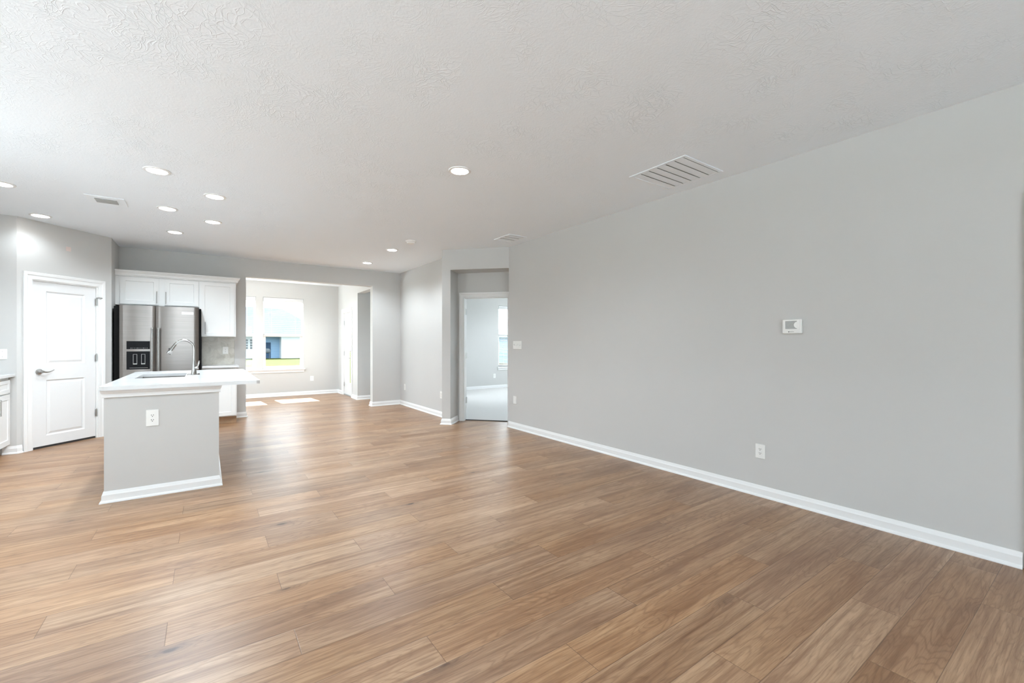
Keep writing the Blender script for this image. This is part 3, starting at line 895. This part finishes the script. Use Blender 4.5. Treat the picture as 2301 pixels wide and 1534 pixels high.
def cab_door(parent, x0, x1, z0, z1, y, hx=None, hz=None, name='door', rail=0.058):
    bm = bmesh.new()
    w, h = x1 - x0, z1 - z0
    r = min(rail, h * 0.28)
    panel_slab(bm, w, h, 0.019, [(rail, w - rail, r, h - r)], SHAKER)
    d = mk(name, bm, 'cab', parent, loc=(x0, y, z0))
    if hx is not None: bar_handle(d, hx - x0, hz[0] - z0, hz[1] - z0)
    return d
Y1 = 8.47
c = root('wall_cabinet', (-0.584, Y1, 1.840), 0, 'white two-door wall cabinet mounted above the refrigerator', 'cabinet')
boxes('body', 'cab', [(-0.494, 0.4935, 0.0, YF - Y1 - 0.001, 0.0, 0.421)], c)
cab_door(c, -0.440, -0.001, 0.014, 0.412, -0.019, -0.021, (0.035, 0.215))
cab_door(c, 0.068, 0.488, 0.014, 0.412, -0.019, 0.085, (0.035, 0.215))
c = root('wall_cabinet', (0.156, Y1, 1.378), 0, 'taller white single-door wall cabinet at the right end above the backsplash', 'cabinet')
boxes('body', 'cab', [(-0.246, 0.246, 0.0, YF - Y1 - 0.001, 0.0, 0.883)], c)
cab_door(c, -0.232, 0.224, 0.012, 0.874, -0.019, -0.165, (0.045, 0.235))
bm = bmesh.new()
sweep(bm, [(0.402, YF - 0.001), (0.402, Y1), (-1.077, Y1)], [(0.0005, 2.262), (0.020, 2.262), (0.020, 2.272), (0.028, 2.278), (0.032, 2.300), (0.050, 2.330), (0.058, 2.334), (0.058, 2.348), (0.0005, 2.348)])
tag(mk('crown_moulding', bm, 'cab'), 'white crown moulding along the top of both wall cabinets', 'moulding')
c = root('base_cabinet', (0.174, 8.24, 0), 0, 'white base cabinet between the refrigerator and the dining opening', 'cabinet')
boxes('body', 'cab', [(-0.228, 0.228, 0.0, YF - 8.24 - 0.001, 0.112, 0.889), ], c)
boxes('toe_kick', 'kick', [(-0.228, 0.228, 0.065, YF - 8.24 - 0.002, 0.0, 0.112)], c, label='tan wooden toe kick')
cab_door(c, -0.216, 0.212, 0.70, 0.870, -0.019, name='drawer', rail=0.045)
cab_door(c, -0.216, 0.212, 0.128, 0.688, -0.019, -0.18, (0.49, 0.66))
tag(boxes('countertop', 'quartz', [(-0.052, 0.432, 8.185, YF - 0.001, 0.890, 0.920)], bevel=0.003), 'short white quartz countertop right of the refrigerator', 'countertop')
tag(boxes('backsplash', 'splash', [(-0.052, 0.395, 8.794, YF - 0.001, 0.920, 1.377)]), 'beige marble-look tile backsplash under the single-door wall cabinet', 'backsplash')

# left run
def left_cab(y, lab):
    c = root('base_cabinet', (-1.835, y, 0), PI / 2, lab, 'cabinet', 'base cabinets at the left edge')
    boxes('body', 'cab', [(-0.2245, 0.2245, 0.019, XL * -1 - 1.836, 0.105, 0.889)], c)
    boxes('toe_kick', 'cab', [(-0.2245, 0.2245, 0.085, XL * -1 - 1.836, 0.0, 0.105)], c)
    d = cab_door(c, -0.212, 0.200, 0.708, 0.855, 0.0, name='drawer', rail=0.04)
    cab_door(c, -0.212, 0.200, 0.118, 0.692, 0.0, -0.186, (0.485, 0.66))
    return c
c1 = left_cab(7.176, 'white base cabinet at the left edge of the photo, against the kitchen wall')
c2 = dup(c1); c2.location.y = 6.725; c2['label'] = 'second white base cabinet left of the view, toward the viewer'
c3 = dup(c1); c3.location.y = 6.275; c3['label'] = 'third white base cabinet left of the view, nearest the viewer'
tag(boxes('countertop', 'quartz', [(XL + 0.001, -1.800, 6.03, 7.404, 0.890, 0.920)], bevel=0.003), 'white quartz countertop at the left edge under the switch plate', 'countertop')

# refrigerator
FX, FY = -0.54, 8.10
f = root('refrigerator', (FX, FY, 0), 0, 'stainless steel side-by-side refrigerator with black dispenser', 'refrigerator')
boxes('body', 'blackbody', [(-0.515, 0.480, 0.075, 0.69, 0.03, 1.80)], f, bevel=0.006, label='black side panels, widened to darken the side gaps')  # body wider than the doors so black fills the shaded side gaps
boxes('base_grille', 'black', [(-0.44, 0.44, 0.03, 0.075, 0.015, 0.09)], f)
def fdoor(x0, x1, bulge):
    bm = bmesh.new()
    n = 16; pts = []
    for i in range(n + 1):
        t_ = i / n; x = x0 + (x1 - x0) * t_
        e = 0.010 * (1 - min(1, min(t_, 1 - t_) * 14) ** 0.5) if min(t_, 1 - t_) < 1 / 14 else 0
        pts.append((x, -bulge * (1 - (2 * t_ - 1) ** 2) + e))
    poly = pts + [(x1, 0.072), (x0, 0.072)]
    prism(bm, poly, 0.10, 1.812)
    return mk('door', bm, 'steel', f, smooth=True)
dl = fdoor(-0.449, -0.060, 0.010)
drr = fdoor(-0.054, 0.450, 0.012)
def fhandle(d, x):
    bm = bmesh.new()
    tube(bm, [(x, -0.062, 0.62), (x, -0.062, 1.49)], 0.0125, 14)
    for z in (0.655, 1.455): tube(bm, [(x, 0.0, z), (x, -0.062, z)], 0.010, 10)
    h_ = mk('handle', bm, 'chrome', d, smooth=True)
    for z in (0.62, 1.49):
        bm = bmesh.new(); lathe(bm, [(0.001, -0.010), (0.0135, -0.008), (0.0145, 0.0), (0.0135, 0.008), (0.001, 0.010)], 14, c=(x, -0.062, z))
        mk('end_cap', bm, 'nickel', h_, smooth=True)
fhandle(dl, -0.091); fhandle(drr, -0.022)
ds = boxes('dispenser', 'black', [(-0.372, -0.118, -0.0145, 0.0, 1.192, 1.305), (-0.372, -0.118, -0.0145, 0.0, 0.905, 1.160)], dl, bevel=0.002, label='black glossy water and ice dispenser')
for x in (-0.278, -0.190):
    boxes('paddle', 'greyplate', [(x - 0.024, x - 0.020, -0.020, -0.0145, 0.985, 1.120), (x + 0.016, x + 0.020, -0.020, -0.0145, 0.985, 1.120), (x - 0.024, x + 0.020, -0.020, -0.0145, 1.116, 1.120), (x - 0.024, x + 0.020, -0.024, -0.0145, 0.976, 0.990)], ds)
boxes('button_row', 'greyplate', [(-0.33 + 0.022 * i, -0.33 + 0.022 * i + (0.008 if i % 3 else 0.014), -0.0152, -0.0145, 1.205, 1.210) for i in range(9)], ds)
boxes('drip_tray', 'greyplate', [(-0.34, -0.14, -0.0155, -0.0145, 0.925, 0.928)], ds)
lb = boxes('badge', 'vinyl', [(0.245, 0.385, -0.0125, -0.004, 1.703, 1.738)], drr, bevel=0.001)
text('lettering', 'KitchenAid', 0.024, 'greyink', lb, (0.315, -0.0128, 1.7205))

# island
IX0, IX1, IY0, IY1 = -0.665, 0.095, 4.70, 6.86
il = root('kitchen_island', (-0.285, IY0, 0), 0, 'kitchen island with greige painted end panel and white trim', 'kitchen island')
def loc_(p): return (p[0] + 0.285, p[1] - IY0)
boxes('end_panel', 'wall', [(-0.380, 0.380, 0.0, 0.12, 0.0, 0.898), (0.27, 0.380, 0.12, IY1 - IY0, 0.0, 0.898)], il, label='greige painted end and seating side')
boxes('cabinet_body', 'cab', [(-0.380, 0.2695, 0.1205, IY1 - IY0, 0.105, 0.60), (-0.380, 0.2695, 0.1205, 0.86, 0.60, 0.898), (-0.380, 0.2695, 1.64, IY1 - IY0, 0.60, 0.898), (-0.380, -0.36, 0.86, 1.64, 0.60, 0.898)], il)
ISP = [loc_((IX1, IY1)), loc_((IX1, IY0)), loc_((IX0, IY0)), loc_((IX0, IY0 + 0.12))]
bm = bmesh.new(); sweep(bm, ISP, BB); mk('baseboard', bm, 'white', il)
bm = bmesh.new(); sweep(bm, ISP, [(0, 0.838), (0.010, 0.838), (0.012, 0.842), (0.012, 0.868), (0.017, 0.874), (0.022, 0.890), (0.022, 0.899), (0, 0.899)]); mk('apron_trim', bm, 'white', il)
for i in range(4):
    e_ = root('door', (-0.381, 0.64 + i * 0.5, 0), -PI / 2); e_.parent = il
    cab = cab_door(e_, 0.02, 0.48, 0.125, 0.86, -0.019, 0.08, (0.62, 0.80), name='front')
# worktop with sink cut-out
SX0, SX1, SY0, SY1 = -0.57, -0.178, 5.58, 6.30
TX0, TX1, TY0, TY1 = -0.690, 0.412, 4.652, 6.90
bm = bmesh.new()
z0, z1 = 0.899, 0.930
prism(bm, rrect(TX0, TX1, TY0, SY0, 0.03, 5, (0, 0, 1, 1)), z0, z1)
prism(bm, [(TX0, SY0), (SX0, SY0), (SX0, SY1), (TX0, SY1)], z0, z1)
prism(bm, [(SX1, SY0), (TX1, SY0), (TX1, SY1), (SX1, SY1)], z0, z1)
prism(bm, rrect(TX0, TX1, SY1, TY1, 0.09, 8, (1, 1, 0, 0)), z0, z1)
bmesh.ops.remove_doubles(bm, verts=bm.verts, dist=1e-4)
tag(mk('island_countertop', bm, 'quartz'), 'long white quartz island countertop with rounded corners and overhang', 'countertop')
sk = root('kitchen_sink', ((SX0 + SX1) / 2, (SY0 + SY1) / 2, 0.70), 0, 'undermount stainless sink set into the island countertop', 'sink')
hx, hy = (SX1 - SX0) / 2 + 0.004, (SY1 - SY0) / 2 + 0.004
bm = bmesh.new()
box(bm, -hx - 0.004, hx + 0.004, -hy - 0.004, hy + 0.004, -0.004, 0.0)
for b_ in ((-hx - 0.004, -hx, -hy, hy), (hx, hx + 0.004, -hy, hy), (-hx - 0.004, hx + 0.004, -hy - 0.004, -hy), (-hx - 0.004, hx + 0.004, hy, hy + 0.004)): box(bm, *b_, 0.0, 0.198)
mk('basin', bm, 'steel', sk)
bm = bmesh.new(); lathe(bm, [(0.045, 0.0005), (0.042, 0.004), (0.02, 0.002), (0.001, 0.002)], 24); mk('drain', bm, 'chrome', sk, smooth=True)

fa = root('kitchen_faucet', (-0.108, 5.92, 0.930), 0, 'brushed steel gooseneck pull-down faucet on the island', 'faucet')
bm = bmesh.new(); prism(bm, rrect(-0.062, 0.052, -0.10, 0.10, 0.02), 0.0, 0.006); mk('deck_plate', bm, 'chrome', fa, bevel=0.002)
bm = bmesh.new(); lathe(bm, [(0.029, 0.006), (0.027, 0.014), (0.023, 0.05), (0.021, 0.085), (0.017, 0.12), (0.014, 0.15)], 24); mk('body', bm, 'chrome', fa, smooth=True)
bm = bmesh.new()
pts = [(0, 0, 0.145), (0, 0, 0.22), (0, 0, 0.285)]; R = 0.088
for i in range(1, 15):
    a = PI * 0.86 * i / 14; pts.append((-R + R * math.cos(a), 0, 0.285 + R * math.sin(a) * 1.05))
tube(bm, pts, 0.0125, 14); mk('spout', bm, 'chrome', fa, smooth=True)
e = Vector(pts[-1]); dd = (e - Vector(pts[-2])).normalized()
bm = bmesh.new(); tube(bm, [e - dd * 0.01, e + dd * 0.015, e + dd * 0.06, e + dd * 0.10, e + dd * 0.108], [0.0145, 0.0165, 0.021, 0.026, 0.022], 18)
sh = mk('spray_head', bm, 'chrome', fa, smooth=True)
bm = bmesh.new(); q = e + dd * 0.055 + Vector((-0.02, 0, 0.0)); box(bm, q.x - 0.006, q.x + 0.004, -0.006, 0.006, q.z - 0.016, q.z + 0.016); mk('button', bm, 'dark', sh)
bm = bmesh.new(); lathe(bm, [(0.001, -0.022), (0.014, -0.018), (0.0185, 0.0), (0.014, 0.018), (0.001, 0.022)], 18, 'x', (0.018, -0.006, 0.072)); k_ = mk('handle', bm, 'chrome', fa, smooth=True)
bm = bmesh.new(); tube(bm, [(0.026, -0.008, 0.078), (0.036, -0.012, 0.105), (0.044, -0.016, 0.135), (0.046, -0.018, 0.152)], [0.006, 0.008, 0.0085, 0.004], 10); mk('lever', bm, 'chrome', k_, smooth=True)

# ------------------------------------------------------------------ outside
gz = -0.22
lw_ = boxes('lawn', 'grass', [(-70, 80, 12.3, 90, gz - 0.3, gz)]); tag(lw_, 'bright green mown lawn behind the house', 'lawn', kind='structure')
o = boxes('ground', 'grass', [(-70, 80, -40, 12.3, gz - 0.32, gz - 0.02)]); struct(o, 'grass around the house, outside the view', 'ground')
HY = 50.0
hs = root('neighbour_house', (6.0, HY, gz), 0, 'pale neighbouring house with blue-grey roof seen through the dining windows', 'house')
boxes('wall', 'bluesiding', [(-9.0, 0.15, 0, 9, 0, 2.45)], hs, label='blue-grey siding')
boxes('porch_wall', 'whitesiding', [(0.15, 2.6, -1.2, 9, 0, 2.45), (-9.0, -1.95, -0.06, 0, 0, 2.45)], hs, label='white siding')
bm = bmesh.new()
def roofpoly(a, b, c, d, e, f):
    vs = [bm.verts.new(v) for v in (a, b, c, d, e, f)]
    for fc in ((0, 1, 5, 4), (1, 2, 5), (2, 3, 4, 5), (3, 0, 4), (0, 3, 2, 1)): bm.faces.new([vs[i] for i in fc])
roofpoly((-9.5, -1.6, 2.4), (4.6, -1.6, 2.4), (4.6, 9.5, 2.4), (-9.5, 9.5, 2.4), (-6, 4, 5.5), (1.0, 4, 5.3))
mk('roof', bm, 'roof', hs)
boxes('gutter', 'whitesiding', [(-9.5, 4.6, -1.72, -1.6, 2.28, 2.42)], hs)
for x, wd in ((-3.05, 0.42), (-2.45, 0.42)):
    wq = boxes('window', 'dark', [(x, x + wd, -0.09, -0.06, 0.9, 1.9)], hs)
    boxes('grid', 'whitesiding', [(x, x + wd, -0.11, -0.09, 0.9 + 0.25 * j, 0.95 + 0.25 * j) for j in range(5)], wq)
boxes('door', 'roof', [(-1.15, -0.65, -0.05, 0.0, 0.0, 1.6)], hs)
o = root('grill', (4.85, HY - 2.0, gz), 0, 'dark covered grill standing by the neighbouring house', 'grill')
bm = bmesh.new(); lathe(bm, [(0.05, 0.55), (0.24, 0.6), (0.28, 0.8), (0.2, 0.98), (0.02, 1.03)], 16); mk('bowl', bm, 'bin', o, smooth=True)
boxes('stand', 'bin', [(-0.2, -0.16, -0.1, 0.1, 0, 0.6), (0.16, 0.2, -0.1, 0.1, 0, 0.6)], o)
hb = root('neighbour_house', (18.0, 27.0, gz), 0, 'blue-grey sided house close behind the bedroom window', 'house')
boxes('wall', 'bluesiding', [(-3.5, 8, 0, 8, 0, 2.0)], hb)
bm = bmesh.new()
roofpoly((-4.0, -0.6, 1.95), (8.5, -0.6, 1.95), (8.5, 8.5, 1.95), (-4.0, 8.5, 1.95), (-1.5, 4, 2.75), (6, 4, 2.75))
mk('roof', bm, 'roof', hb)

o = boxes('bounce_drive', 'patio', [(-2.6, 14, -22, YB - 0.14, -0.25, -0.12)]); struct(o, 'unseen pale concrete added behind the house to bounce daylight indoors', 'bounce_drive')  # paving added to bounce daylight up through the rear windows
o = boxes('patio', 'patio', [(-24.0, -2.6, -22, 8, -0.25, -0.14), (-24.0, -1.17, 8, 15, -0.25, -0.14), (9.2, 22, -3, 12.3, -0.25, -0.14), (2.96, 9.0, 10.52, 15.0, -0.25, -0.14)]); struct(o, 'pale concrete added along both sides of the house to bounce daylight indoors', 'path')  # paving added to bounce daylight in through the side openings
